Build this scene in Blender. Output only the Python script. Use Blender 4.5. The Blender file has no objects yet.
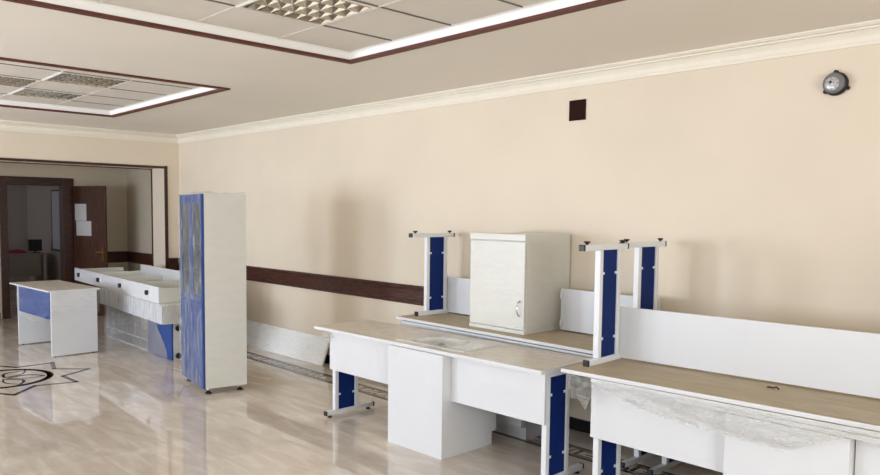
import bpy, bmesh, math, random
from mathutils import Vector, Matrix, noise
R = math.radians
random.seed(7)
scn = bpy.context.scene
col = scn.collection

# ------------------------------------------------------------------ camera
YAW, PITCH, ROLL, FPX, PCX, PCY = 0.810080456, -0.0671038524, 0.0113384788, 734.496627, 442.374, 263.317
cam = bpy.data.cameras.new('camera'); camo = bpy.data.objects.new('camera', cam); col.objects.link(camo)
cam.sensor_width = 36; cam.sensor_fit = 'HORIZONTAL'
cam.lens = FPX * 36 / 880
cam.shift_x = (440 - PCX) / 880
cam.shift_y = (PCY - 237.5) / 880
fw = Vector((-math.sin(YAW) * math.cos(PITCH), math.cos(YAW) * math.cos(PITCH), math.sin(PITCH)))
rt = Vector((math.cos(YAW), math.sin(YAW), 0)); up = rt.cross(fw)
r2 = rt * math.cos(ROLL) + up * math.sin(ROLL); u2 = -rt * math.sin(ROLL) + up * math.cos(ROLL)
M = Matrix((r2, u2, -fw)).transposed().to_4x4(); M.translation = Vector((0, 0, 1.76))
camo.matrix_world = M
cam.clip_start = 0.05
scn.camera = camo

# ------------------------------------------------------------------ world, daylight, exposure
w = bpy.data.worlds.new('world'); scn.world = w; w.use_nodes = True
bg = w.node_tree.nodes['Background']; bg.inputs[0].default_value = (0.80, 0.90, 1.0, 1); bg.inputs[1].default_value = 1.2
scn.view_settings.view_transform = 'Standard'; scn.view_settings.look = 'None'
scn.view_settings.exposure = -0.31; scn.view_settings.gamma = 1.0; scn.view_settings.use_curve_mapping = False

def window_or_fill_light(x, y, z, sx, sz, power, color, rot):
    l = bpy.data.lights.new('daylight_or_fill', 'AREA'); l.shape = 'RECTANGLE'; l.size = sx; l.size_y = sz
    l.energy = power; l.color = color
    o = bpy.data.objects.new('daylight_or_fill', l); col.objects.link(o); o.location = (x, y, z); o.rotation_euler = rot
WINX = [-9.3, -6.65, -4.1, -1.6, 0.9]
WPOW = [280, 170, 72, 44, 16]
for wx, wp_ in zip(WINX, WPOW):       # daylight through the row of windows opposite the long wall
    window_or_fill_light(wx, -4.22, 1.60, 1.35, 1.7, wp_, (0.80, 0.92, 1.12), (R(90), 0, 0))
window_or_fill_light(3.22, 0.3, 1.6, 2.4, 1.7, 205, (0.90, 0.95, 1.0), (R(90), 0, R(90)))    # window in the end wall behind the camera
window_or_fill_light(-16.9, 0.86, 1.7, 1.2, 1.2, 16, (0.92, 0.92, 1.0), (R(90), 0, 0))       # added fill lamp brightening the small office, no window known there

# ------------------------------------------------------------------ materials
def lin(c):
    return tuple((v / 255 / 12.92) if v / 255 <= 0.04045 else ((v / 255 + 0.055) / 1.055) ** 2.4 for v in c) + (1,)
def mat(name, rgb, rough=0.5, metal=0.0, var=0.04, scale=6.0, bump=0.0, bscale=40, spec=0.5, stretch=(1, 1, 1), rgb2=None, coat=0):
    m = bpy.data.materials.new(name); m.use_nodes = True; nt = m.node_tree; b = nt.nodes['Principled BSDF']
    b.inputs['Roughness'].default_value = rough; b.inputs['Metallic'].default_value = metal
    b.inputs['Specular IOR Level'].default_value = spec
    if coat: b.inputs['Coat Weight'].default_value = coat
    tc = nt.nodes.new('ShaderNodeTexCoord'); mp = nt.nodes.new('ShaderNodeMapping'); mp.inputs['Scale'].default_value = stretch
    nt.links.new(tc.outputs['Object'], mp.inputs['Vector'])
    n = nt.nodes.new('ShaderNodeTexNoise'); n.inputs['Scale'].default_value = scale; n.inputs['Detail'].default_value = 5
    nt.links.new(mp.outputs['Vector'], n.inputs['Vector'])
    c = lin(rgb); c2 = lin(rgb2) if rgb2 else tuple(v * (1 - var) for v in c[:3]) + (1,)
    rp = nt.nodes.new('ShaderNodeValToRGB'); rp.color_ramp.elements[0].position = 0.35; rp.color_ramp.elements[1].position = 0.65
    rp.color_ramp.elements[0].color = c2; rp.color_ramp.elements[1].color = c
    nt.links.new(n.outputs['Fac'], rp.inputs['Fac']); nt.links.new(rp.outputs['Color'], b.inputs['Base Color'])
    if bump:
        n2 = nt.nodes.new('ShaderNodeTexNoise'); n2.inputs['Scale'].default_value = bscale; n2.inputs['Detail'].default_value = 4
        nt.links.new(mp.outputs['Vector'], n2.inputs['Vector'])
        bp = nt.nodes.new('ShaderNodeBump'); bp.inputs['Strength'].default_value = bump; bp.inputs['Distance'].default_value = 0.01
        nt.links.new(n2.outputs['Fac'], bp.inputs['Height']); nt.links.new(bp.outputs['Normal'], b.inputs['Normal'])
    return m
def film(name, rgb=(235, 238, 240), lo=0.12, hi=0.75, rough=0.15, scale=9, stretch=(1, 1, 1), dist=0.02, pos=(0.45, 0.75), bstr=0.8):
    """clear stretch film: mostly see-through, whitish where it creases"""
    m = bpy.data.materials.new(name); m.use_nodes = True; nt = m.node_tree; b = nt.nodes['Principled BSDF']
    b.inputs['Base Color'].default_value = lin(rgb); b.inputs['Roughness'].default_value = rough
    tc = nt.nodes.new('ShaderNodeTexCoord'); mp = nt.nodes.new('ShaderNodeMapping'); mp.inputs['Scale'].default_value = stretch
    mp.inputs['Rotation'].default_value = (0.0, R(25), 0.0)
    nt.links.new(tc.outputs['Object'], mp.inputs['Vector'])
    n = nt.nodes.new('ShaderNodeTexNoise'); n.inputs['Scale'].default_value = scale; n.inputs['Detail'].default_value = 6; n.inputs['Distortion'].default_value = 1.2
    nt.links.new(mp.outputs['Vector'], n.inputs['Vector'])
    rp = nt.nodes.new('ShaderNodeValToRGB'); rp.color_ramp.elements[0].position = pos[0]; rp.color_ramp.elements[1].position = pos[1]
    rp.color_ramp.elements[0].color = (lo,) * 3 + (1,); rp.color_ramp.elements[1].color = (hi,) * 3 + (1,)
    nt.links.new(n.outputs['Fac'], rp.inputs['Fac']); nt.links.new(rp.outputs['Color'], b.inputs['Alpha'])
    bp = nt.nodes.new('ShaderNodeBump'); bp.inputs['Strength'].default_value = bstr; bp.inputs['Distance'].default_value = dist
    nt.links.new(n.outputs['Fac'], bp.inputs['Height']); nt.links.new(bp.outputs['Normal'], b.inputs['Normal'])
    return m

m_wall = mat('cream_wall_paint', (236, 221, 198), 0.55, var=0.05, scale=1.2, spec=0.35)
m_wall2 = mat('corridor_wall_paint', (212, 198, 174), 0.6, var=0.05, scale=1.2)
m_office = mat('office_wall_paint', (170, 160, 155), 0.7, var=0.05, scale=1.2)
m_ceil = mat('ceiling_paint', (238, 230, 217), 0.7, var=0.03, scale=0.8)
m_crown = mat('crown_plaster', (245, 236, 218), 0.55, var=0.03)
m_cornice = mat('white_cornice_plaster', (252, 250, 244), 0.5, var=0.02)
m_tile = mat('ceiling_tile', (228, 220, 208), 0.7, var=0.05, scale=3, bump=0.06, bscale=80)
m_tbar = mat('ceiling_grid_metal', (234, 228, 218), 0.5)
m_wood = mat('dark_mahogany', (74, 36, 26), 0.35, rgb2=(40, 20, 16), scale=7, stretch=(0.6, 0.6, 8), bump=0.05)
m_rail = mat('carved_mahogany', (92, 46, 32), 0.38, rgb2=(30, 14, 11), scale=9, stretch=(1.4, 1.4, 12), bump=0.2, bscale=30)
m_red = mat('red_brown_trim', (104, 50, 36), 0.6, rgb2=(84, 40, 28), scale=10)
m_door = mat('walnut_door', (92, 56, 38), 0.4, rgb2=(60, 34, 24), scale=9, stretch=(5, 5, 0.5))
m_black = mat('black_plastic', (22, 20, 22), 0.4)
m_skirt = mat('black_marble', (26, 25, 30), 0.2, var=0.3, scale=8)
m_inlay = mat('dark_marble_inlay', (60, 54, 50), 0.12, var=0.3, scale=10)
m_white = mat('white_laminate', (222, 222, 222), 0.32, var=0.015, scale=3)
m_cream = mat('wrapped_cream_laminate', (226, 224, 214), 0.3, var=0.04, scale=5, bump=0.25, bscale=9, stretch=(1, 1, 3))
m_steelw = mat('white_painted_steel', (232, 233, 234), 0.35, var=0.02)
m_blue = mat('royal_blue_panel', (5, 38, 104), 0.6, var=0.08, scale=5, spec=0.2)
m_blue2 = mat('cobalt_blue_laminate', (26, 66, 136), 0.35, var=0.06, scale=5)
m_kraft = mat('kraft_board_underside', (192, 176, 148), 0.6, rgb2=(180, 163, 134), scale=5, stretch=(1, 4, 1))
m_stone = mat('film_covered_worktop', (238, 229, 214), 0.28, rgb2=(216, 205, 188), scale=7, stretch=(1.2, 4, 1), bump=0.35, bscale=14)
m_chrome = mat('chrome', (205, 205, 208), 0.18, metal=1, var=0.05)
m_steel = mat('brushed_steel', (236, 234, 230), 0.36, metal=0.35, var=0.1, scale=20)
m_brass = mat('brass', (190, 150, 90), 0.3, metal=0.9)
m_refl = mat('polished_louvre_aluminium', (180, 176, 168), 0.10, metal=0.95, var=0.1, scale=12)
m_tube = mat('fluorescent_tube_off', (235, 235, 230), 0.3)
m_lampin = mat('dark_fixture_inside', (120, 112, 104), 0.4)
m_paper = mat('white_paper', (222, 220, 222), 0.7, var=0.05)
m_board = mat('whiteboard_surface', (205, 208, 215), 0.25)
m_desk2 = mat('grey_beige_laminate', (150, 138, 128), 0.5)
m_pink = mat('pink_cloth', (190, 40, 110), 0.6, var=0.3, scale=20)
m_leaf = mat('dark_green_leaf', (40, 60, 36), 0.5, var=0.3)
m_dark = mat('dark_brown_wall_plate', (44, 24, 18), 0.8, spec=0.1)
m_grey = mat('grey_lamp_glass', (120, 120, 122), 0.2, var=0.2)
m_lens = mat('white_lamp_reflector', (215, 215, 215), 0.2, metal=0.3, var=0.5, scale=60)
m_film = film('clear_stretch_film', (214, 213, 206), lo=0.22, hi=0.62, rough=0.12, scale=8, stretch=(1, 1, 3.0), pos=(0.45, 0.75), dist=0.05)
m_filmd = film('clear_cabinet_film', (196, 198, 200), lo=0.13, hi=0.7, scale=5, stretch=(5, 1, 1.0), pos=(0.48, 0.70))
m_filmw = film('thin_wrap_film', (246, 246, 242), lo=0.06, hi=0.22, scale=4, stretch=(1, 1, 5), pos=(0.4, 0.8), dist=0.006, bstr=0.35)
m_filmg = film('stretched_film_over_gap', (214, 216, 218), lo=0.28, hi=0.6, scale=4, stretch=(3, 1, 0.6), pos=(0.45, 0.85), dist=0.01, bstr=0.5)

m_filml = film('film_over_open_cabinet', (176, 172, 168), lo=0.40, hi=0.72, scale=3, stretch=(2, 1, 0.6), pos=(0.4, 0.85), dist=0.01)

def glass_mat():
    m = bpy.data.materials.new('cabinet_glass'); m.use_nodes = True; b = m.node_tree.nodes['Principled BSDF']
    b.inputs['Base Color'].default_value = (0.10, 0.10, 0.10, 1); b.inputs['Alpha'].default_value = 0.6; b.inputs['Roughness'].default_value = 0.08
    return m
m_glass = glass_mat()

def floor_mat():
    m = bpy.data.materials.new('polished_beige_marble'); m.use_nodes = True; nt = m.node_tree; b = nt.nodes['Principled BSDF']
    tc = nt.nodes.new('ShaderNodeTexCoord')
    br = nt.nodes.new('ShaderNodeTexBrick'); br.offset = 0; br.squash = 1
    br.inputs['Scale'].default_value = 1; br.inputs['Brick Width'].default_value = 0.6; br.inputs['Row Height'].default_value = 0.6
    br.inputs['Mortar Size'].default_value = 0.0022; br.inputs['Bias'].default_value = 0.0
    br.inputs['Color1'].default_value = (0.80, 0.80, 0.80, 1); br.inputs['Color2'].default_value = (1, 1, 1, 1); br.inputs['Mortar'].default_value = (0.66, 0.62, 0.58, 1)
    nt.links.new(tc.outputs['Object'], br.inputs['Vector'])
    mp = nt.nodes.new('ShaderNodeMapping'); mp.inputs['Rotation'].default_value = (0, 0, R(-38)); mp.inputs['Scale'].default_value = (0.8, 3.6, 1)
    nt.links.new(tc.outputs['Object'], mp.inputs['Vector'])
    n = nt.nodes.new('ShaderNodeTexNoise'); n.inputs['Scale'].default_value = 2.4; n.inputs['Detail'].default_value = 10; n.inputs['Distortion'].default_value = 0.5; n.inputs['Roughness'].default_value = 0.6
    nt.links.new(mp.outputs['Vector'], n.inputs['Vector'])
    rp = nt.nodes.new('ShaderNodeValToRGB'); e = rp.color_ramp.elements
    e[0].position = 0.30; e[0].color = lin((212, 196, 178)); e[1].position = 0.72; e[1].color = lin((244, 234, 222))
    k = e.new(0.5); k.color = lin((224, 210, 194))
    nt.links.new(n.outputs['Fac'], rp.inputs['Fac'])
    mx = nt.nodes.new('ShaderNodeMix'); mx.data_type = 'RGBA'; mx.blend_type = 'MULTIPLY'; mx.inputs['Factor'].default_value = 0.55
    nt.links.new(rp.outputs['Color'], mx.inputs['A']); nt.links.new(br.outputs['Color'], mx.inputs['B'])
    nt.links.new(mx.outputs['Result'], b.inputs['Base Color'])
    b.inputs['Roughness'].default_value = 0.035; b.inputs['IOR'].default_value = 1.72
    bp = nt.nodes.new('ShaderNodeBump'); bp.inputs['Strength'].default_value = 0.05; bp.inputs['Distance'].default_value = 0.004
    n2 = nt.nodes.new('ShaderNodeTexNoise'); n2.inputs['Scale'].default_value = 2.5
    nt.links.new(tc.outputs['Object'], n2.inputs['Vector']); nt.links.new(n2.outputs['Fac'], bp.inputs['Height']); nt.links.new(bp.outputs['Normal'], b.inputs['Normal'])
    return m
m_floor = floor_mat()

# ------------------------------------------------------------------ mesh helpers
class MB:
    def __init__(s): s.bm = bmesh.new()
    def box(s, x0, x1, y0, y1, z0, z1, mi=0, top=None, bottom=None):
        v = [s.bm.verts.new((x, y, z)) for z in (z0, z1) for y in (y0, y1) for x in (x0, x1)]
        for i, f in enumerate(((0, 2, 3, 1), (4, 5, 7, 6), (0, 1, 5, 4), (1, 3, 7, 5), (3, 2, 6, 7), (2, 0, 4, 6))):
            fc = s.bm.faces.new([v[k] for k in f]); fc.material_index = mi
            if i == 0 and bottom is not None: fc.material_index = bottom
            if i == 1 and top is not None: fc.material_index = top
        return v
    def prism(s, pts, a, b, axis='x', mi=0):
        """closed polygon pts extruded along an axis from a to b"""
        def P(p, t):
            return {'x': (t, p[0], p[1]), 'y': (p[0], t, p[1]), 'z': (p[0], p[1], t)}[axis]
        A = [s.bm.verts.new(P(p, a)) for p in pts]; B = [s.bm.verts.new(P(p, b)) for p in pts]
        n = len(pts); fs = [s.bm.faces.new(A), s.bm.faces.new(B[::-1])]
        for i in range(n): fs.append(s.bm.faces.new((A[i], B[i], B[(i + 1) % n], A[(i + 1) % n])))
        for f in fs: f.material_index = mi
    def cyl(s, p0, p1, r0, r1=None, n=16, mi=0):
        r1 = r0 if r1 is None else r1
        p0 = Vector(p0); p1 = Vector(p1); d = (p1 - p0).normalized()
        a = d.orthogonal().normalized(); b = d.cross(a)
        A = []; B = []
        for i in range(n):
            t = 2 * math.pi * i / n; o = a * math.cos(t) + b * math.sin(t)
            A.append(s.bm.verts.new(p0 + o * r0)); B.append(s.bm.verts.new(p1 + o * r1))
        fs = [s.bm.faces.new(A[::-1]), s.bm.faces.new(B)]
        for i in range(n): fs.append(s.bm.faces.new((A[i], A[(i + 1) % n], B[(i + 1) % n], B[i])))
        for f in fs: f.material_index = mi; f.smooth = len(f.verts) == 4
    def tube(s, pts, r, n=10, mi=0):
        pts = [Vector(p) for p in pts]; rings = []
        for i, p in enumerate(pts):
            d = (pts[min(i + 1, len(pts) - 1)] - pts[max(i - 1, 0)]).normalized()
            a = d.cross(Vector((0.13, 0.31, 0.94))).normalized(); b = d.cross(a)
            rings.append([s.bm.verts.new(p + (a * math.cos(2 * math.pi * k / n) + b * math.sin(2 * math.pi * k / n)) * r) for k in range(n)])
        for i in range(len(rings) - 1):
            for k in range(n):
                f = s.bm.faces.new((rings[i][k], rings[i][(k + 1) % n], rings[i + 1][(k + 1) % n], rings[i + 1][k])); f.smooth = True; f.material_index = mi
        s.bm.faces.new(rings[0][::-1]); s.bm.faces.new(rings[-1])
    def lathe(s, prof, c=(0, 0, 0), axis='z', n=28, mi=0):
        """prof: list of (radius, height)"""
        c = Vector(c); rings = []
        for r, h in prof:
            ring = []
            for k in range(n):
                t = 2 * math.pi * k / n; x, y = r * math.cos(t), r * math.sin(t)
                ring.append(s.bm.verts.new(c + (Vector((x, y, h)) if axis == 'z' else Vector((x, -h, y)))))
            rings.append(ring)
        for i in range(len(rings) - 1):
            for k in range(n):
                f = s.bm.faces.new((rings[i][k], rings[i][(k + 1) % n], rings[i + 1][(k + 1) % n], rings[i + 1][k])); f.smooth = True; f.material_index = mi
        s.bm.faces.new(rings[0][::-1]).material_index = mi; s.bm.faces.new(rings[-1]).material_index = mi
    def sheet(s, fn, nu, nv, thick=0.0, mi=0):
        g = [[s.bm.verts.new(fn(i / nu, j / nv)) for j in range(nv + 1)] for i in range(nu + 1)]
        for i in range(nu):
            for j in range(nv):
                f = s.bm.faces.new((g[i][j], g[i + 1][j], g[i + 1][j + 1], g[i][j + 1])); f.smooth = True; f.material_index = mi
    def build(s, name, mats, parent=None, bevel=0.0):
        bmesh.ops.recalc_face_normals(s.bm, faces=s.bm.faces[:])
        me = bpy.data.meshes.new(name); s.bm.to_mesh(me); s.bm.free()
        for m in (mats if isinstance(mats, (list, tuple)) else [mats]): me.materials.append(m)
        o = bpy.data.objects.new(name, me); col.objects.link(o)
        if parent is not None: o.parent = parent
        if bevel:
            b = o.modifiers.new('bevel', 'BEVEL'); b.width = bevel; b.segments = 2; b.limit_method = 'ANGLE'; b.angle_limit = R(50)
        return o
def tag(o, label=None, cat=None, group=None, kind=None):
    if label: o['label'] = label
    if cat: o['category'] = cat
    if group: o['group'] = group
    if kind: o['kind'] = kind
    return o
def empty(name, loc, rz=0.0, rx=0.0, ry=0.0):
    o = bpy.data.objects.new(name, None); col.objects.link(o); o.empty_display_size = 0.1
    o.location = loc; o.rotation_euler = (rx, ry, rz); return o
def copy_tree(o, parent=None):
    c = o.copy(); col.objects.link(c)
    if parent is not None: c.parent = parent
    for ch in list(o.children): copy_tree(ch, c)
    return c
def struct(name, mb, mats, bevel=0, label=None):
    o = mb.build(name, mats, None, bevel); o['kind'] = 'structure'
    if label: o['label'] = label
    return o

# ================================================================== THE ROOM
XB, XE, YW, YF, CZ = -11.066, 3.1, 4.902, -4.1, 2.918      # back wall, end wall, long wall, window wall, ceiling
b = MB(); b.box(-18.2, XE + 0.2, YF - 0.2, YW + 0.15, -0.1, 0.0)
struct('floor', b, m_floor, label='polished beige marble floor with a dark inlaid border and star')
# ceiling with two recessed bays
BAYS = [(-9.47, -6.465, -1.4, 3.375, 'small'), (-4.67, -1.70, -1.4, 3.448, 'large')]
xs = [XB - 0.53, -9.47, -6.465, -4.67, -1.70, XE + 0.2]
b = MB()
for i in range(5):
    x0, x1 = xs[i], xs[i + 1]
    if i in (1, 3):
        y0, y1 = BAYS[0 if i == 1 else 1][2:4]
        b.box(x0, x1, YF - 0.2, y0, CZ, CZ + 0.2); b.box(x0, x1, y1, YW + 0.15, CZ, CZ + 0.2)
    else: b.box(x0, x1, YF - 0.2, YW + 0.15, CZ, CZ + 0.2)
b.box(-18.2, XB - 0.53, YF, YW + 0.15, CZ - 0.2, CZ)
struct('ceiling', b, m_ceil, label='beige painted ceiling around the recessed bays')
TZ = 2.978
for k, (x0, x1, y0, y1, nm) in enumerate(BAYS):
    b = MB(); t = 0.056                               # flat reddish wooden frame on the ceiling edge
    for a in ((x0 - .0, x1 + .0, y1 - t, y1), (x0, x1, y0, y0 + t), (x0, x0 + t, y0 + t, y1 - t), (x1 - t, x1, y0 + t, y1 - t)):
        b.box(a[0], a[1], a[2], a[3], CZ - 0.014, CZ + 0.006)
    struct('trim_%d' % (k + 1), b, m_red, 0.003, 'reddish brown wooden frame round a recessed ceiling bay')
    b = MB(); ix0, ix1, iy0, iy1 = x0 + t, x1 - t, y0 + t, y1 - t     # white stepped cornice inside the bay
    prof = [(0, CZ + 0.006), (0, TZ + 0.03), (-0.022, TZ + 0.03), (-0.022, TZ - 0.006), (-0.012, TZ - 0.014), (-0.006, TZ - 0.04)]
    b.prism([(iy1 + p[0] + 0.0, p[1]) for p in prof], ix0, ix1, 'x'); b.prism([(iy0 - p[0], p[1]) for p in prof], ix0, ix1, 'x')
    b.prism([(ix0 - p[0], p[1]) for p in prof], iy0, iy1, 'y'); b.prism([(ix1 + p[0], p[1]) for p in prof], iy0, iy1, 'y')
    struct('trim_%d' % (k + 3), b, m_cornice, 0, 'white stepped cornice inside a recessed ceiling bay')
    gx0 = -4.07 if k else -8.87; gy0 = 2.76 if k else 2.68
    gx = [gx0 + 0.6 * i for i in range(-1, 6) if ix0 + .02 < gx0 + 0.6 * i < ix1 - .02]
    gy = [gy0 - 0.6 * i for i in range(-1, 9) if iy0 + .02 < gy0 - 0.6 * i < iy1 - .02]
    b = MB()
    cx = [ix0 + .022] + gx + [ix1 - .022]; cy = [iy0 + .022] + sorted(gy) + [iy1 - .022]
    lights = [(-4.07, 2.16), (-2.87, 2.16), (-3.47, 1.56)] if k else [(-8.87, 2.08), (-7.67, 2.08), (-8.27, 1.48)]
    for i in range(len(cx) - 1):
        for j in range(len(cy) - 1):
            if any(abs(cx[i] - lx) < .02 and abs(cy[j] - ly) < .02 for lx, ly in lights): continue
            g = 0.006
            b.prism([(cx[i] + g, TZ), (cx[i + 1] - g, TZ), (cx[i + 1] - g - .02, TZ - .006), (cx[i] + g + .02, TZ - .006)], cy[j] + g, cy[j + 1] - g, 'y')
            b.box(cx[i], cx[i + 1], cy[j], cy[j + 1], TZ, TZ + 0.03)
    struct('ceiling_tiles' if 0 else 'ceiling_panel_%s' % nm, b, m_tile, 0, 'grey beige square tiles of the %s recessed ceiling bay in view' % ('large near' if k else 'small far'))
    b = MB()
    for y in gy: b.box(ix0 + .03, ix1 - .03, y - .006, y + .006, TZ - .009, TZ - .0005)
    struct('trim_%d' % (k + 5), b, m_tbar, 0, 'light metal rails between ceiling tiles')
    b = MB()
    for x in gx: b.box(x - .003, x + .003, iy0 + .03, iy1 - .03, TZ - .0085, TZ - .0005)
    struct('trim_%d' % (k + 15), b, m_lampin, 0, 'dark thin joints between ceiling tiles')
    for (lx, ly) in lights:
        txt = {(-4.07, 2.16): 'louvred square ceiling light nearest the top edge of the photo, in the large bay',
               (-2.87, 2.16): 'louvred square ceiling light out of the frame', (-3.47, 1.56): 'louvred square ceiling light out of the frame',
               (-8.87, 2.08): 'louvred square light in the small ceiling bay, the one nearest the back wall',
               (-7.67, 2.08): 'louvred square light in the small ceiling bay, rightmost of its three',
               (-8.27, 1.48): 'louvred square light in the small ceiling bay, cut by the left edge of the photo'}[(lx, ly)]
        if 'out of the frame' in txt: continue
        root = tag(empty('ceiling_light', (lx + .3, ly + .3, TZ - .012)), txt, 'ceiling light', 'louvred fluorescent lights in the ceiling bays')
        h = MB()                                          # white rim and pan
        for a in ((-.297, .297, -.297, -.283), (-.297, .297, .283, .297), (-.297, -.283, -.283, .283), (.283, .297, -.283, .283)):
            h.box(*a, -.003, .05)
        h.build('rim', m_tbar, root)
        h = MB(); h.box(-.277, .277, -.277, .277, .075, .08)
        h.build('pan', m_lampin, root)
        lv = MB()
        for i in range(5):                                # wedge reflectors along y
            x = -.277 + i * .1385; hw = .022 if 0 < i < 4 else .011
            xa = x if i else x + .011; xa = xa if i < 4 else x - .011
            lv.prism([(xa - .004, .0), (xa + .004, .0), (xa + hw, .05), (xa + hw + .004, .07), (xa - hw - .004, .07), (xa - hw, .05)], -.277, .277, 'y')
        lv.build('reflector', m_refl, root)
        lv = MB()
        for j in range(0, 7):
            y = -.277 + j * .0923
            lv.prism([(y - .002, .0), (y + .002, .0), (y + .022, .05), (y - .022, .05)], -.27, .27, 'x')
        lv.build('cross_louvre', m_refl, root)
        for i in range(4):
            tb = MB(); x = -.277 + (i + .5) * .1385; tb.cyl((x, -.26, .06), (x, .26, .06), .012); tb.build('fluorescent_tube', m_tube, root)

# long wall (the wall the furniture stands along)
b = MB(); b.box(XB, XE + 0.2, YW, YW + 0.15, 0, CZ)
struct('wall_right', b, m_wall, label='long cream wall behind the stacked desks')
# back wall with the wide opening
OY0, OY1, OZ = 0.2, 4.688, 2.412; XR = -11.58
b = MB(); b.box(XR, XB, OY1, YW + .15, 0, CZ); b.box(XR, XB, OY0, OY1, OZ, CZ); b.box(XR, XB, YF - .2, OY0, 0, CZ)
struct('wall_back', b, m_wall, label='cream end wall with a wide brown-edged opening')
b = MB()                                                   # brown edging of the opening, front and rear
for X0, X1 in ((XB - .02, XB + .012), (XR - .012, XR + .02)):
    b.box(X0, X1, OY1 - .012, OY1 + .03, 0, OZ + .03); b.box(X0, X1, OY0, OY1 - .012, OZ - .012, OZ + .022)
struct('trim_7', b, m_wood, 0.002, 'dark brown edging round the wide opening')
# window wall with openings, end wall with one opening
b = MB(); e = XB
for wx in WINX:
    b.box(e, wx - .8, YF - .2, YF, 0, CZ); b.box(wx - .8, wx + .8, YF - .2, YF, 0, .75); b.box(wx - .8, wx + .8, YF - .2, YF, 2.45, CZ); e = wx + .8
b.box(e, XE + .2, YF - .2, YF, 0, CZ)
struct('wall_left', b, m_wall, label='window wall opposite the long wall')
b = MB(); b.box(XE, XE + .2, YF, -.9, 0, CZ); b.box(XE, XE + .2, 1.5, YW, 0, CZ); b.box(XE, XE + .2, -.9, 1.5, 0, .75); b.box(XE, XE + .2, -.9, 1.5, 2.45, CZ)
struct('wall_front', b, m_wall, label='end wall behind the viewer')
for i, wx in enumerate(WINX):
    b = MB()
    for a in ((-.8, -.75, .75, 2.45), (.75, .8, .75, 2.45), (-.75, .75, .75, .80), (-.75, .75, 2.40, 2.45), (-.025, .025, .8, 2.4)):
        b.box(wx + a[0], wx + a[1], YF - .12, YF - .06, a[2], a[3])
    struct('window_%d' % (i + 1), b, m_white)
# crown moulding
def crown_pts(s, y):
    P = [(0, 2.792), (.014, 2.792), (.015, 2.812), (.006, 2.816), (.010, 2.824), (.016, 2.846), (.032, 2.868), (.036, 2.872), (.026, 2.876), (.028, 2.880), (.050, 2.882), (.052, 2.892), (.044, 2.895), (.060, 2.900), (.064, 2.906), (.072, 2.908), (.072, CZ), (0, CZ)]
    return [(y + s * p[0], p[1]) for p in P]
b = MB(); b.prism(crown_pts(-1, YW), XB + .01, XE, 'x'); struct('trim_8', b, m_crown, label='white crown moulding on the long wall')
b = MB(); b.prism(crown_pts(1, XB), YF, YW - .01, 'y'); struct('trim_9', b, m_crown, label='white crown moulding on the back wall')
# wooden wall rail
def rail_prof(s, y, z0=.842, z1=1.036):
    P = [(0, z0), (.014, z0), (.022, z0 + .012), (.022, z0 + .035), (.014, z0 + .045), (.014, z1 - .05), (.024, z1 - .04), (.028, z1 - .012), (.018, z1), (0, z1)]
    return [(y + s * p[0], p[1]) for p in P]
b = MB(); b.prism(rail_prof(-1, YW), XB + .02, XE, 'x'); struct('trim_10', b, m_rail, label='dark carved wooden wall rail on the long wall')
b = MB(); b.prism(rail_prof(1, XB), OY1 + .03, YW - .005, 'y'); struct('trim_11', b, m_rail)
# black marble skirting
b = MB(); b.box(XB, XE, YW - .014, YW, 0, .1); struct('baseboard_right', b, m_skirt, .002)
b = MB(); b.box(XB, XB + .014, OY1 + .03, YW - .014, 0, .1); struct('baseboard_back', b, m_skirt, .002)

# corridor behind the opening and the little office
XF = -13.35
b = MB(); b.box(XF - .15, XR, 4.955, 5.1, 0, CZ); struct('wall_corridor_right', b, m_wall2)
DY0, DY1, DZ = 3.06, 3.90, 2.165
b = MB(); b.box(XF - .15, XF, -2.0, DY0, 0, CZ - .2); b.box(XF - .15, XF, DY1, 4.955, 0, CZ - .2); b.box(XF - .15, XF, DY0, DY1, DZ, CZ - .2)
struct('wall_corridor_far', b, m_wall2)
b = MB(); b.box(XF - .15, -15.3, -2.2, -2.0, 0, .9); b.box(XF, XR, -2.2, -2.0, 0, CZ - .2); struct('wall_corridor_left', b, m_wall2)
b = MB(); b.prism(rail_prof(1, XF), DY1 + .13, 4.95, 'y'); b.prism(rail_prof(-1, 4.955), XF, XR, 'x'); b.prism(rail_prof(1, XF), -2, DY0 - .13, 'y'); struct('trim_12', b, m_rail)
b = MB(); b.box(XF, XF + .014, DY1 + .13, 4.955, 0, .1); b.box(XF, XF + .014, -2, DY0 - .13, 0, .1); struct('baseboard_corridor', b, m_skirt)
b = MB(); b.box(-18.0, XF - .15, 4.5, 4.62, 0, CZ - .2); b.box(-18.0, -17.88, 1.0, 4.5, 0, CZ - .2); b.box(-18, -17.5, .8, .9, 0, CZ - .2); b.box(-16.3, XF - .15, .8, .9, 0, CZ - .2); b.box(-17.5, -16.3, .8, .9, 0, 1.1); b.box(-17.5, -16.3, .8, .9, 2.3, CZ - .2)
struct('wall_office', b, m_office)
b = MB()
for a in ((-17.5, -17.45, 1.1, 2.3), (-16.35, -16.3, 1.1, 2.3), (-17.45, -16.35, 1.1, 1.15), (-17.45, -16.35, 2.25, 2.3)): b.box(a[0], a[1], .82, .88, a[2], a[3])
struct('window_6', b, m_white)  # unseen window frame and opening, added to go round the office fill lamp
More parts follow.
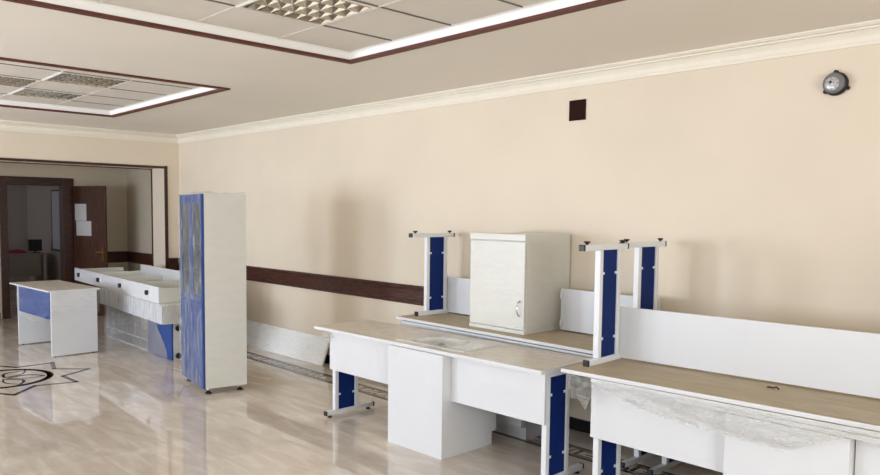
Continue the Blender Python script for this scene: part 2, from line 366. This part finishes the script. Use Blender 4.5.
# door frame and open leaf
fr = empty('door_1', (XF, (DY0 + DY1) / 2, 0)); tag(fr, 'dark brown wooden door frame of the office doorway', kind='structure')
b = MB(); cy = (DY0 + DY1) / 2; hw = (DY1 - DY0) / 2
b.box(-.17, .03, -hw - .1, -hw + .012, 0, DZ + .12); b.box(-.17, .03, hw - .012, hw + .17, 0, DZ + .12); b.box(-.17, .03, -hw + .012, hw - .012, DZ - .012, DZ + .12)
b.build('door_frame', m_wood, fr, .006)
dl = empty('door_2', (XF + .07, DY1 + .155, 0), math.atan2(.255, .72)); tag(dl, 'walnut brown door leaf standing open with two papers on it', kind='structure')
b = MB(); b.box(0, .78, -.02, .02, .01, DZ - .01); b.build('door_leaf', m_door, dl, .003)
b = MB(); b.box(.69, .73, -.026, -.02, .92, 1.14); b.cyl((.71, -.026, 1.07), (.71, -.065, 1.07), .009); b.tube([(.71, -.06, 1.07), (.67, -.065, 1.07), (.60, -.062, 1.07)], .009)
b.build('door_handle', m_brass, dl)
b = MB(); b.box(.05, .33, -.0235, -.0205, 1.58, 1.86); b.build('paper', m_paper, dl)
b = MB(); b.box(.08, .45, -.0265, -.0240, 1.33, 1.575); b.build('paper', m_paper, dl)

# floor inlay: meander border and the star medallion
b = MB(); BY0, BY1 = 4.335, 4.555
b.box(XB + .35, XE - .3, BY0, BY0 + .040, 0, .0012); b.box(XB + .35, XE - .3, BY1 - .040, BY1, 0, .0012)
u = .24; x = XB + .45; h0, h1, t = BY0 + .052, BY1 - .052, .014
while x < XE - .6:
    hh = h1 - h0
    for a in ((x, x + u * .78, h0, h0 + t), (x, x + t, h0, h1), (x, x + u * .55, h1 - t, h1), (x + u * .55 - t, x + u * .55, h0 + hh * .38, h1), (x + u * .28, x + u * .55, h0 + hh * .38, h0 + hh * .38 + t),
              (x + u * .78 - t, x + u * .78, h0, h1), (x + u * .78, x + u, h1 - t, h1), (x + u - t, x + u, h0, h1)):
        b.box(a[0], a[1], a[2], a[3], 0, .0012)
    x += u
struct('trim_13', b, m_inlay, label='dark greek key border inlaid in the marble along the long wall')
b = MB(); SC = Vector((-8.60, 1.875)); RT, RC = .84, .585
pts = []
for i in range(16):
    a = R(-5 + 22.5 * i); r = RT if i % 2 == 0 else RC; pts.append(SC + Vector((math.cos(a), math.sin(a))) * r)
def strip(P, wd, b=b, closed=True, z=.0012):
    n = len(P)
    for i in range(n if closed else n - 1):
        p, q = P[i], P[(i + 1) % n]; d = (q - p).normalized(); nn = Vector((-d.y, d.x)) * wd / 2
        e = d * wd * .35
        b.prism([tuple(p - nn - e), tuple(q - nn + e), tuple(q + nn + e), tuple(p + nn - e)], 0, z, 'z')
strip(pts, .046)
strip([SC + Vector((math.cos(R(6 * i)), math.sin(R(6 * i)))) * .455 for i in range(60)], .062, z=.0014)
for k in range(6):                                             # leaf-shaped rosette inside the ring
    a = R(60 * k + 12); P = []
    for i in range(13):
        s = i / 12; r = .06 + .34 * s; off = math.sin(math.pi * s) * .11
        P.append(SC + Vector((math.cos(a), math.sin(a))) * r + Vector((-math.sin(a), math.cos(a))) * off)
    strip(P, .028, closed=False)
    P = []
    for i in range(13):
        s = i / 12; r = .06 + .34 * s; off = -math.sin(math.pi * s) * .06
        P.append(SC + Vector((math.cos(a), math.sin(a))) * r + Vector((-math.sin(a), math.cos(a))) * off)
    strip(P, .018, closed=False)
struct('trim_14', b, m_inlay, label='dark eight-pointed star with ring inlaid in the marble floor')

# ================================================================== FURNITURE
def make_leg(x, root, ext=0.0):
    """one T-shaped steel leg frame, local z 0 at the floor, foot along y"""
    b = MB(); w2 = .02
    b.box(x - w2, x + w2, .012, .515, .022 - ext, .058 - ext)            # foot bar
    b.box(x - w2, x + w2, .092, .130, .058 - ext, .718); b.box(x - w2, x + w2, .308, .345, .058 - ext, .718)
    b.box(x - w2, x + w2, .066, .44, .718, .7555)                        # bar under the top
    o = b.build('leg', m_steelw, root, .004)
    b = MB(); b.box(x - .009, x + .009, .130, .308, .058 - ext, .718); b.build('infill_panel', m_blue, o)
    for y, s in ((.130, 1), (.308, -1)):
        for z in (.19, .60):
            b = MB(); b.box(x + .009, x + .015, min(y, y + s * .024), max(y, y + s * .024), z - .008, z + .008); b.build('panel_clip', m_steelw, o)
    for y in (.050, .47):
        b = MB(); b.lathe([(.019, 0), (.021, .004), (.013, .014), (.007, .016), (.007, .0225)], (x, y, -ext), n=16); b.build('levelling_foot', m_black, o)
    for y0, y1, z0, z1 in ((.515, .530, .021 - ext, .059 - ext), (-.002, .012, .021 - ext, .059 - ext), (.44, .455, .717, .7555)):
        b = MB(); b.box(x - .0205, x + .0205, y0, y1, z0, z1); b.build('end_cap', m_black, o, .003)
    return o
def desk(name, label, loc, rz, L, stands, slot, invert=False, D=.60, top_m=None, group='white lab desks with blue leg frames'):
    root = empty(name, loc, rz, R(180) if invert else 0); tag(root, label, 'desk', group)
    b = MB(); b.box(0, L, 0, D, .756, .781, 0, top=1, bottom=2)
    b.build('tabletop', [m_white, top_m or m_stone, m_kraft], root, .003)
    for s in stands: make_leg(s, root, .014 if invert else 0)
    a, c = stands[0] - .022, stands[1] + .022
    for x0, x1 in ((a, slot[0] - .004), (slot[1] + .004, c)):
        b = MB(); b.box(x0, x1, .064, .082, .415, .745); p = b.build('modesty_panel', m_white, root, .0015)
        for z in (.47, .69):
            for xx, s_ in ((slot[0] - .004, 1), (slot[1] + .004, -1)):
                if abs(xx - x0) < .01 or abs(xx - x1) < .01:
                    b = MB(); b.box(min(xx, xx - s_ * .02), max(xx, xx - s_ * .02), .082, .094, z - .025, z + .025); b.build('bracket', m_steelw, p)
            if invert and x0 == a:
                b = MB(); b.box(a - .004, a + .022, .082, .092, z - .016, z + .016); b.build('bracket', m_steelw, p)
    return root
def base_cabinet(label, loc, rz, w=.59, d=.49, h=.754):
    """door side at local y=0, plain back at y=d"""
    root = empty('base_cabinet', loc, rz); tag(root, label, 'cabinet', 'white base cabinets under the desks')
    b = MB(); b.prism([(0.0, h), (0.0, .10), (.035, .10), (.035, 0), (d, 0), (d, h)], 0, w, 'x'); b.build('body', m_white, root, .0015)
    for i in range(2):
        x0 = .003 + i * w / 2; x1 = x0 + w / 2 - .006
        b = MB(); b.box(x0, x1, -.018, 0, .105, h - .01); dr = b.build('door', m_white, root, .002)
        hx = x1 - .04 if i == 0 else x0 + .04
        b = MB(); b.tube([(hx, -.018, .56), (hx, -.04, .575), (hx, -.045, .61), (hx, -.04, .645), (hx, -.018, .66)], .005); b.build('handle', m_chrome, dr)
    return root

# front row, left: sink desk the right way up
A = desk('sink_desk', 'upright white desk with a film-covered worktop and a steel sink set in it', (-5.33, 3.55, 0), R(1.2), 2.46, (.16, 2.42), (1.01, 1.600))
base_cabinet('white base cabinet under the desk with the sink', (-3.740, 4.138, 0), R(181.2), d=.578)
# sink as a part of the worktop
b = MB()
sx0, sx1, sy0, sy1, z = .98, 1.70, .09, .47, .7815
bx0, bx1, by0, by1 = 1.10, 1.46, .13, .43
for a in ((sx0, bx0, sy0, sy1), (bx1, sx1, sy0, sy1), (bx0, bx1, sy0, by0), (bx0, bx1, by1, sy1)): b.box(a[0], a[1], a[2], a[3], z, z + .0035)
for i in range(5): b.box(1.52, 1.66, .17 + i * .05, .18 + i * .05, z + .0035, z + .0048)
def bowl(u, v):
    ang = 2 * math.pi * u; r = 1 - v
    cx, cyy = (bx0 + bx1) / 2, (by0 + by1) / 2; n = 5.0 if v < .7 else 2
    ca, sa = math.cos(ang), math.sin(ang); q = (abs(ca) ** n + abs(sa) ** n) ** (-1 / n)
    rad = [1.0, .97, .93, .8, .2][min(4, int(v * 4 + .01))]
    dz = [.0035, -.004, -.012, -.02, -.022][min(4, int(v * 4 + .01))]
    return Vector((cx + ca * q * (bx1 - bx0) / 2 * rad, cyy + sa * q * (by1 - by0) / 2 * rad, z + dz))
b.sheet(bowl, 40, 4)
snk = b.build('sink', m_steel, A)
b = MB(); b.lathe([(.03, z - .021), (.032, z - .019), (.02, z - .017)], ((bx0 + bx1) / 2, (by0 + by1) / 2, 0), n=20); b.build('drain', m_chrome, snk)
# open the worktop over the bowl (cut with four slabs instead of one)
top = [c for c in A.children if c.name.startswith('tabletop')][0]
bm = bmesh.new(); tmp = MB(); 
for a in ((0, bx0, 0, .6), (bx1, 2.46, 0, .6), (bx0, bx1, 0, by0), (bx0, bx1, by1, .6)): tmp.box(a[0], a[1], a[2], a[3], .756, .781, 0, top=1, bottom=2)
bmesh.ops.remove_doubles(tmp.bm, verts=tmp.bm.verts[:], dist=1e-5)
tmp.bm.to_mesh(top.data); tmp.bm.free(); bm.free(); top.modifiers.clear()

# wall row, left: upright desk and the inverted desk lying on it
desk('desk', 'upright white desk against the wall, under the upturned desk left of the wall cabinet', (-2.70, 4.87, 0), R(180), 2.34, (.04, 2.26), (.922, 1.526), top_m=m_kraft)
base_cabinet('white base cabinet standing behind the cabinet of the sink desk, near the wall', (-4.222, 4.345, 0), 0)
b = MB(); b.box(0, 2.14, 0, .58, 0, .0185, 0, top=1); o = b.build('loose_tabletop', [m_white, m_kraft], None, .003)
o.location = (-5.0, 4.262, .782); o.rotation_euler = (0, 0, R(-1.4)); tag(o, 'loose white-edged board sandwiched below the upturned desk behind the sink desk', 'board')
C = desk('desk', 'desk lying upside down behind the sink desk, with the white cabinet standing on its underside', (-5.02 - .0155, 4.240 + .60, .8105 + .781), R(-1.4), 2.42, (.10, 2.315), (.80, 1.455), invert=True)
# front row, right
D_ = desk('desk', 'upright white desk in the right foreground with film hanging from its front edge', (-2.50, 3.63, 0), 0, 2.46, (-.035, 2.24), (.815, 1.405))
base_cabinet('white base cabinet under the right foreground desk', (-1.097, 3.63 + .53, 0), R(180), d=.53)
b = MB(); b.box(0, 2.30, 0, .58, 0, .0255, 0, top=1); o = b.build('loose_tabletop', [m_white, m_kraft], None, .003)
o.location = (-2.485, 3.580, .7815); o.rotation_euler = (0, 0, R(2.6)); tag(o, 'loose white-edged board sandwiched below the upturned desk in the right foreground', 'board')
E_ = desk('desk', 'desk lying upside down in the right foreground, kraft underside up with a long white panel', (-2.69 - .03, 3.56 + .599, .8105 + .781), R(3.0), 2.46, (.082, 2.342), (1.62, 1.63), invert=True)
desk('desk', 'upright white desk at the wall behind the right foreground desk, only its legs showing', (-.13, 4.885, 0), R(180), 2.44, (.14, 2.40), (.95, 1.54), top_m=m_kraft)

# wall cabinet standing on the inverted desk
wc = empty('wall_cabinet', (-4.215, 4.328, .836), R(-.4)); tag(wc, 'white single-door cabinet with a curved handle standing on the upturned desk', 'cabinet')
b = MB(); b.box(0, .59, .02, .562, 0, .772); b.build('body', m_cream, wc, .002)
b = MB(); b.box(.003, .587, 0, .018, .035, .715); d = b.build('door', m_cream, wc, .003)
b = MB(); hx = .545; b.tube([(hx, 0, .14), (hx, -.02, .15), (hx - .006, -.03, .185), (hx - .006, -.03, .215), (hx, -.02, .25), (hx, 0, .26)], .0055); b.build('handle', m_chrome, d)
for za, zb in ((.722, .774), (.0, .030)):
    b = MB(); b.box(-.001, .591, -.003, .02, za, zb); b.build('protective_strip', m_cream, wc, .004)
b = MB()
def wrapc(u, v):
    x = .50 + .11 * u; zz = .005 + .05 * v
    n = noise.noise(Vector((x * 40, zz * 40, 2))) * .012
    return Vector((x, -.010 - abs(n), zz + .02 * u * v))
b.sheet(wrapc, 14, 8); b.build('plastic_wrap', m_filmw, wc)

# tall display cabinet
tc_ = empty('tall_cabinet', (-6.577, 3.132, 0), R(-9.34)); tag(tc_, 'tall white cabinet with blue front and glass doors, wrapped in clear film', 'cabinet')
Wd, Dp, z0, z1 = .793, .422, .06, 1.925
b = MB()
b.box(-Wd, -Wd + .018, .018, Dp, z0, z1); b.box(-.018, 0, .018, Dp, z0, z1); b.box(-Wd + .018, -.018, .018, Dp, z0, z0 + .018); b.box(-Wd + .018, -.018, .018, Dp, z1 - .018, z1)
b.box(-Wd + .018, -.018, Dp - .008, Dp, z0 + .018, z1 - .018)
b.build('body', m_cream, tc_, .001)
for z in (.45, .86, 1.14, 1.42, 1.68):
    b = MB(); b.box(-Wd + .018, -.018, .03, Dp - .008, z, z + .018); b.build('shelf', m_white, tc_)
GL = .88
for i in range(2):
    x0 = -Wd + .002 + i * Wd / 2; x1 = x0 + Wd / 2 - .004
    b = MB(); s = .058
    b.box(x0, x0 + s, 0, .018, GL, z1); b.box(x1 - s, x1, 0, .018, GL, z1); b.box(x0 + s, x1 - s, 0, .018, GL, GL + s); b.box(x0 + s, x1 - s, 0, .018, z1 - s * 1.6, z1)
    d = b.build('glass_door', m_blue2, tc_, .001)
    b = MB(); b.box(x0 + s, x1 - s, .007, .011, GL + s, z1 - s); b.build('glass', m_glass, d)
    b = MB(); b.box(x0, x1, 0, .018, z0, GL - .004); d2 = b.build('door', m_blue2, tc_, .001)
for fx, fy in ((-.06, .06), (-.06, Dp - .05), (-Wd + .08, .06), (-Wd + .08, Dp - .05)):
    b = MB(); b.lathe([(.028, 0), (.03, .004), (.03, .014), (.022, .018)], (fx, fy, 0), n=20); b.lathe([(.014, .018), (.014, .06)], (fx, fy, 0), n=16, mi=1)
    b.build('levelling_foot', [m_black, m_chrome], tc_)
b = MB(); g = .006                                            # film: front sheet, side sheet, ruffled top
def wf(u, v):
    x = -Wd - g + (Wd + 2 * g) * u; z = z0 + .01 + (z1 - z0 + .0) * v
    return Vector((x, -g - .008 - .007 * noise.noise(Vector((x * 7, 0, z * 5))), z))
b.sheet(wf, 24, 60)
b.build('plastic_wrap', m_filmd, tc_)
b = MB()
def wtop(u, v):
    x = -Wd - g + (Wd + 2 * g) * u; y = -g + (Dp + 2 * g) * v
    e = 1.0 if (v < .12 or v > .88 or u < .06 or u > .94) else .2
    return Vector((x, y, z1 + .004 + e * .032 * abs(noise.noise(Vector((x * 14, y * 14, 3)))) + .006))
b.sheet(wtop, 40, 22)
b.build('plastic_wrap', m_filmw, tc_)

# small table on the left
st = empty('small_table', (-9.447, 2.574, 0), R(3.2)); tag(st, 'small white slab-sided table with a blue panel, wrapped in film, left of the long unit', 'table')
b = MB(); b.box(-1.40, .004, 0, .60, .781, .800, 0, top=1); b.build('tabletop', [m_white, m_stone], st, .002)
for x0, x1 in ((-.025, 0), (-1.165, -1.14)):
    b = MB(); b.box(x0, x1, .03 if x0 > -.5 else .02, .56, .012, .781); lg = b.build('leg', m_white, st, .0015)
    for y in (.07, .51):
        f = MB(); f.lathe([(.012, 0), (.012, .012)], ((x0 + x1) / 2, y, 0), n=12); f.build('foot', m_black, lg)
b = MB(); b.box(-1.14, -.025, .032, .050, .45, .781); b.build('modesty_panel', m_blue2, st)
b = MB()
def wt(u, v):
    x = -1.16 + 1.15 * u; top = .779; bot = .37 + .16 * (2 * abs(u - .5)) ** 2
    z = bot + (top - bot) * v
    return Vector((x, .005 + .004 * noise.noise(Vector((x * 8, z * 8, 0))), z))
b.sheet(wt, 36, 14)
def wt2(u, v):
    y = .0 + .585 * u; bot = .42 + .08 * u; z = bot + (.779 - bot) * v
    return Vector((.006 + .003 * noise.noise(Vector((1, y * 9, z * 9))), y, z))
b.sheet(wt2, 18, 14)
b.build('plastic_wrap', m_filmw, st)

# the stack in the middle: cabinet on its side, wrapped box, open shelf unit
lo = empty('lying_cabinet', (-8.36, 3.592, 0), R(-.6)); tag(lo, 'white and blue cabinet lying on its side on the floor, lowest of the stack', 'cabinet')
b = MB(); Lx = 2.27
b.box(-Lx, 0, .02, .48, .0, .018); b.box(-Lx, 0, .02, .48, .438, .456); b.box(-.018, 0, .02, .48, .018, .438); b.box(-Lx, -Lx + .018, .02, .48, .018, .438)
b.build('body', m_white, lo, .001)
b = MB(); b.box(-.725, -.003, 0, .018, .004, .452); b.build('door', m_blue2, lo, .001)
b = MB(); b.box(-Lx + .02, -.74, .02, .45, .13, .146); b.build('shelf', m_white, lo)
for z in (.06, .385):
    b = MB()
    b.cyl((0, .065, z), (.02, .065, z), .012, mi=1); b.cyl((.02, .065, z), (.045, .065, z), .032, .034, 20); b.build('levelling_foot', [m_black, m_chrome], lo)
b = MB()
def wl(u, v):
    x = -Lx - .005 + (Lx - .12) * u; z = .005 + .45 * v
    if x > -.5: x = min(x, -.5 + .45 * (1 - v) * 1.0)
    return Vector((x, -.008 - .008 * noise.noise(Vector((x * 5, z * 3, 1))), z))
b.sheet(wl, 40, 14)
b.build('plastic_wrap', m_filml, lo)

bxr = empty('wrapped_cabinet', (-8.245, 3.447, .457), R(-3.5)); tag(bxr, 'white cabinet wrapped in crinkled film, middle of the stack left of the tall cabinet', 'cabinet')
b = MB(); b.box(-2.46, 0, 0, .70, 0, .222); b.build('body', m_cream, bxr, .002)
b = MB(); b.box(-2.46, -.004, -.018, -.001, .004, .218); b.build('door', m_white, bxr, .002)
b = MB()
def wb(u, v):
    x = -2.48 + 2.49 * u; z = 0 + .222 * v
    return Vector((x, -.031 - .006 * noise.noise(Vector((x * 16, z * 3, 1))), z))
b.sheet(wb, 110, 8)
def wb2(u, v):
    y = -.02 + .72 * u; z = .222 * v
    return Vector((.012 + .006 * noise.noise(Vector((4, y * 12, z * 12))), y, z))
b.sheet(wb2, 30, 10)
b.build('plastic_wrap', m_filmg, bxr)

sh = empty('shelf_unit', (-8.43, 3.47, .681), R(-3.2)); tag(sh, 'long white open shelf unit lying on top of the film-wrapped stack', 'shelf unit')
LU, DU, HU = 3.66, .74, .19
b = MB(); b.box(-LU, 0, 0, .02, 0, HU); fb = b.build('base_board', m_white, sh, .001)
for x in (-3.36, -2.36, -1.38, -.35):
    b = MB(); b.cyl((x, 0, .10), (x, -.035, .10), .028, .030, 20); b.build('levelling_foot', m_black, fb)
    b = MB(); b.prism([(x + .04, .055), (x + .075, .055), (x + .075, .075), (x + .055, .075), (x + .055, .125), (x + .075, .125), (x + .075, .145), (x + .04, .145)], -.012, 0, 'y'); b.build('foot_bracket', m_steel, fb)
b = MB(); b.box(-2.82, 0, DU - .02, DU, 0, HU + .075); b.build('top_board', m_white, sh, .001)
b = MB(); b.box(-LU, -.0, .02, DU - .02, 0, .012); b.build('back_panel', m_cream, sh)
for x in (-.021, -1.02, -1.90, -2.82, -LU + .001):
    b = MB(); b.box(x, x + .019, .02, DU - .02, .012, HU - .02); b.build('partition', m_cream, sh, .001)

# panels leaning at the foot of the wall
pn = empty('leaning_panel', (-7.0, 4.765, .0)); tag(pn, 'long film-wrapped panel leaning on the foot of the wall right of the tall cabinet', 'panel')
ang = math.atan2(.30, .10)
b = MB(); dy, dz = .105, .308; n_ = Vector((dz, -dy)).normalized() * .022
b.prism([(0, .0), (dy, dz), (dy - n_.x * -1 * 0 + .021, dz - .007), (.023, 0)], -2.5, 0, 'x'); b.build('board', m_cornice, pn)
b = MB()
def wp(u, v):
    x = -2.5 + 2.505 * u
    return Vector((x, -.006 + dy * v - .005 * noise.noise(Vector((x * 6, v * 6, 0))), .003 + dz * v))
b.sheet(wp, 60, 8); b.build('plastic_wrap', m_filmw, pn)

# ------------------------------------------------------------------ loose film and scraps
def lerp(P, u):
    u = max(0, min(.99999, u)) * (len(P) - 1); i = int(u); f = u - i
    return P[i][0] * (1 - f) + P[i + 1][0] * f, P[i][1] * (1 - f) + P[i + 1][1] * f
TOP = [(-2.44, .805), (-2.126, .806), (-1.832, .808), (-1.567, .812), (-1.328, .816), (-1.187, .824), (-1.07, .836), (-.951, .842), (-.80, .842)]
BOT = [(-2.40, .77), (-2.122, .698), (-1.90, .672), (-1.674, .666), (-1.511, .654), (-1.358, .652), (-1.213, .722), (-1.068, .79), (-.80, .74)]
b = MB()
def dr(u, v):
    xt, zt = lerp(TOP, u); xb, zb = lerp(BOT, u); x = xt + (xb - xt) * v; z = zt + (zb - zt) * v
    n = noise.noise(Vector((x * 6, z * 26, 0))) * .014 + noise.noise(Vector((x * 30, z * 30, 5))) * .003
    return Vector((x, 3.553 - .012 * math.sin(v * math.pi) + n * (0.4 + v), z))
b.sheet(dr, 150, 22)
def dr2(u, v):      # the crumpled hem folded back on itself
    xb, zb = lerp(BOT, u); z = zb + .035 * v
    return Vector((xb + .004 * noise.noise(Vector((xb * 60, v * 3, 1))), 3.535 + .010 * noise.noise(Vector((xb * 25, v * 5, 2))), z))
b.sheet(dr2, 150, 5)
o = b.build('plastic_film', m_film); tag(o, 'sheet of clear plastic film hanging in folds from the right foreground desk edge', 'plastic film')
b = MB()
T2 = [(-2.665, .804), (-2.58, .804), (-2.50, .803), (-2.46, .80)]; B2 = [(-2.63, .665), (-2.57, .655), (-2.519, .610), (-2.47, .72)]
def dr3(u, v):
    xt, zt = lerp(T2, u); xb, zb = lerp(B2, u); x = xt + (xb - xt) * v; z = zt + (zb - zt) * v
    return Vector((x, 3.585 + .03 * noise.noise(Vector((x * 25, z * 14, 7))), z))
b.sheet(dr3, 24, 20); o = b.build('plastic_film', m_film); tag(o, 'crumpled tail of clear film hanging in the gap between the two foreground desks', 'plastic film')
b = MB()
def dr4(u, v):
    x = -5.30 + .17 * u; z = .752 - (.05 + .05 * math.sin(u * 3)) * v
    return Vector((x, 3.60 + .02 * noise.noise(Vector((x * 30, z * 30, 9))), z))
b.sheet(dr4, 16, 10); o = b.build('plastic_film', m_film); tag(o, 'small scrap of film hanging under the left end of the sink desk', 'plastic film')
b = MB()
def dr5(u, v):
    x = -1.36 + .44 * u; y = 3.66 + .20 * v
    return Vector((x, y + .0, .8375 + .022 * abs(noise.noise(Vector((x * 22, y * 22, 4))))))
b.sheet(dr5, 40, 18); o = b.build('plastic_film', m_filmw); tag(o, 'crumpled clear film lying on the kraft surface at the right edge of the photo', 'plastic film')
b = MB()
def dr7(u, v):
    x = -4.42 + .78 * u; y = 3.60 + .44 * v
    return Vector((x, y, .7885 + .012 * abs(noise.noise(Vector((x * 7, y * 12, 8))))))
b.sheet(dr7, 50, 30); o = b.build('plastic_film', m_filmw); tag(o, 'thin clear film spread over the steel sink', 'plastic film')
b = MB()                                                     # film lying on the worktop behind the sink
def dr6(u, v):
    x = -3.75 + .85 * u; y = 3.98 + .16 * v
    return Vector((x, y + .012 * noise.noise(Vector((x * 9, 3, 3))), .7865 + .014 * abs(noise.noise(Vector((x * 26, y * 26, 8))))))
b.sheet(dr6, 60, 12); o = b.build('plastic_film', m_filmw); tag(o, 'strip of crinkled film lying on the sink desk right of the sink', 'plastic film')
b = MB(); b.tube([(-1.63, 4.0, .841), (-1.615, 3.99, .846), (-1.60, 4.0, .842), (-1.585, 4.01, .849), (-1.57, 4.0, .841)], .0045)
o = b.build('plastic_scrap', m_wood); tag(o, 'tiny brown twisted scrap on the kraft surface in front of the long white panel', 'scrap')

# ------------------------------------------------------------------ things on the wall
b = MB(); b.box(-3.668, -3.510, YW - .012, YW - .0005, 2.524, 2.686); o = b.build('wall_plate', m_dark, None, .002); tag(o, 'small dark brown square plate high on the cream wall', 'wall plate')
wl_ = empty('wall_lamp', (-1.655, YW, 2.583)); wl_.scale = (.88, .88, .88); tag(wl_, 'round black and grey lamp high on the wall at the right', 'lamp')
b = MB(); b.lathe([(.080, .0), (.082, .01), (.080, .03), (.066, .04)], (0, -.001, 0), 'y', 36)
for a in (92, 215, 335):
    c, s = math.cos(R(a)) * .083, math.sin(R(a)) * .083; b.cyl((c, -.001, s), (c, -.026, s), .015, .012, 14); b.cyl((c, -.026, s), (c, -.032, s), .007, .006, 10)
b.build('base', m_black, wl_)
b = MB(); b.lathe([(.064, .035), (.070, .045), (.070, .062), (.066, .074), (.054, .078)], (0, 0, 0), 'y', 36); hd = b.build('lamp_head', m_grey, wl_)
b = MB(); b.lathe([(.048, .077), (.046, .080), (.03, .083), (.012, .084)], (-.004, 0, -.006), 'y', 28); b.build('reflector', m_lens, hd)
b = MB(); b.lathe([(.009, .084), (.008, .090), (.004, .092)], (-.012, 0, .006), 'y', 14); b.build('bulb', m_black, hd)

# ------------------------------------------------------------------ inside the small office
ot = empty('office_desk', (-16.3, 4.05, 0)); tag(ot, 'grey beige desk seen through the open office doorway', 'desk')
b = MB(); b.box(-.32, .32, -.50, .30, .87, .90); b.build('tabletop', m_desk2, ot, .003)
b = MB(); b.box(.27, .29, -.46, .20, .45, .87); b.build('modesty_panel', m_desk2, ot)
for y in (-.47, .23):
    b = MB(); b.box(-.30, .30, y, y + .025, 0, .87); b.build('leg', m_desk2, ot)
pk = MB()
def pkf(u, v):
    x = -.16 + .32 * u; y = -.17 + .34 * v
    return Vector((x, y, .065 * (math.sin(math.pi * u) * math.sin(math.pi * v)) ** .4 + .02 * noise.noise(Vector((x * 12, y * 12, 0))) * math.sin(math.pi * u) * math.sin(math.pi * v) + .002))
pk.sheet(pkf, 20, 24); pk.box(-.15, .15, -.16, .16, .0, .003)
o = pk.build('folded_cloth', m_pink); o.location = (-16.2, 3.86, .902); tag(o, 'crumpled pink cloth on the office desk', 'cloth')
mo = empty('monitor', (-16.25, 4.22, .901)); tag(mo, 'black monitor on the office desk', 'monitor')
b = MB(); b.box(-.02, .02, -.125, .115, .03, .26); b.build('screen', m_black, mo, .004)
b = MB(); b.box(-.06, .06, -.07, .07, 0, .01); b.cyl((-.015, 0, .01), (-.015, 0, .06), .015); b.build('stand', m_black, mo)
pp = empty('potted_plant', (-16.15, 3.63, .901)); tag(pp, 'small dark plant at the left end of the office desk', 'plant')
b = MB(); b.lathe([(.035, 0), (.048, .07), (.05, .075), (.042, .075)], n=18); b.build('pot', m_black, pp)
b = MB()
for k in range(14):
    a = k * 2.4; r = .05 + .05 * (k % 3); h = .12 + .05 * (k % 4); c, s = math.cos(a), math.sin(a)
    P = [Vector((0, 0, .07)), Vector((c * r * .5, s * r * .5, h)), Vector((c * r, s * r, h * .95))]; sd = Vector((-s, c, 0)) * .016
    v = [b.bm.verts.new(p) for p in (P[0], P[1] + sd, P[2], P[1] - sd)]; b.bm.faces.new(v)
b.build('foliage', m_leaf, pp)
wb_ = empty('whiteboard', (-15.7, 4.495, 1.55)); tag(wb_, 'whiteboard on the office wall beside the open doorway', 'whiteboard')
b = MB(); b.box(-.33, .33, -.018, 0, -.57, .57); b.build('board_surface', m_board, wb_)
b = MB()
for a in ((-.35, .35, .57, .595), (-.35, .35, -.595, -.57), (-.35, -.33, -.57, .57), (.33, .35, -.57, .57)): b.box(a[0], a[1], -.024, 0, a[2], a[3])
b.box(-.3, .3, -.06, -.024, -.595, -.58); b.build('frame', m_skirt, wb_)
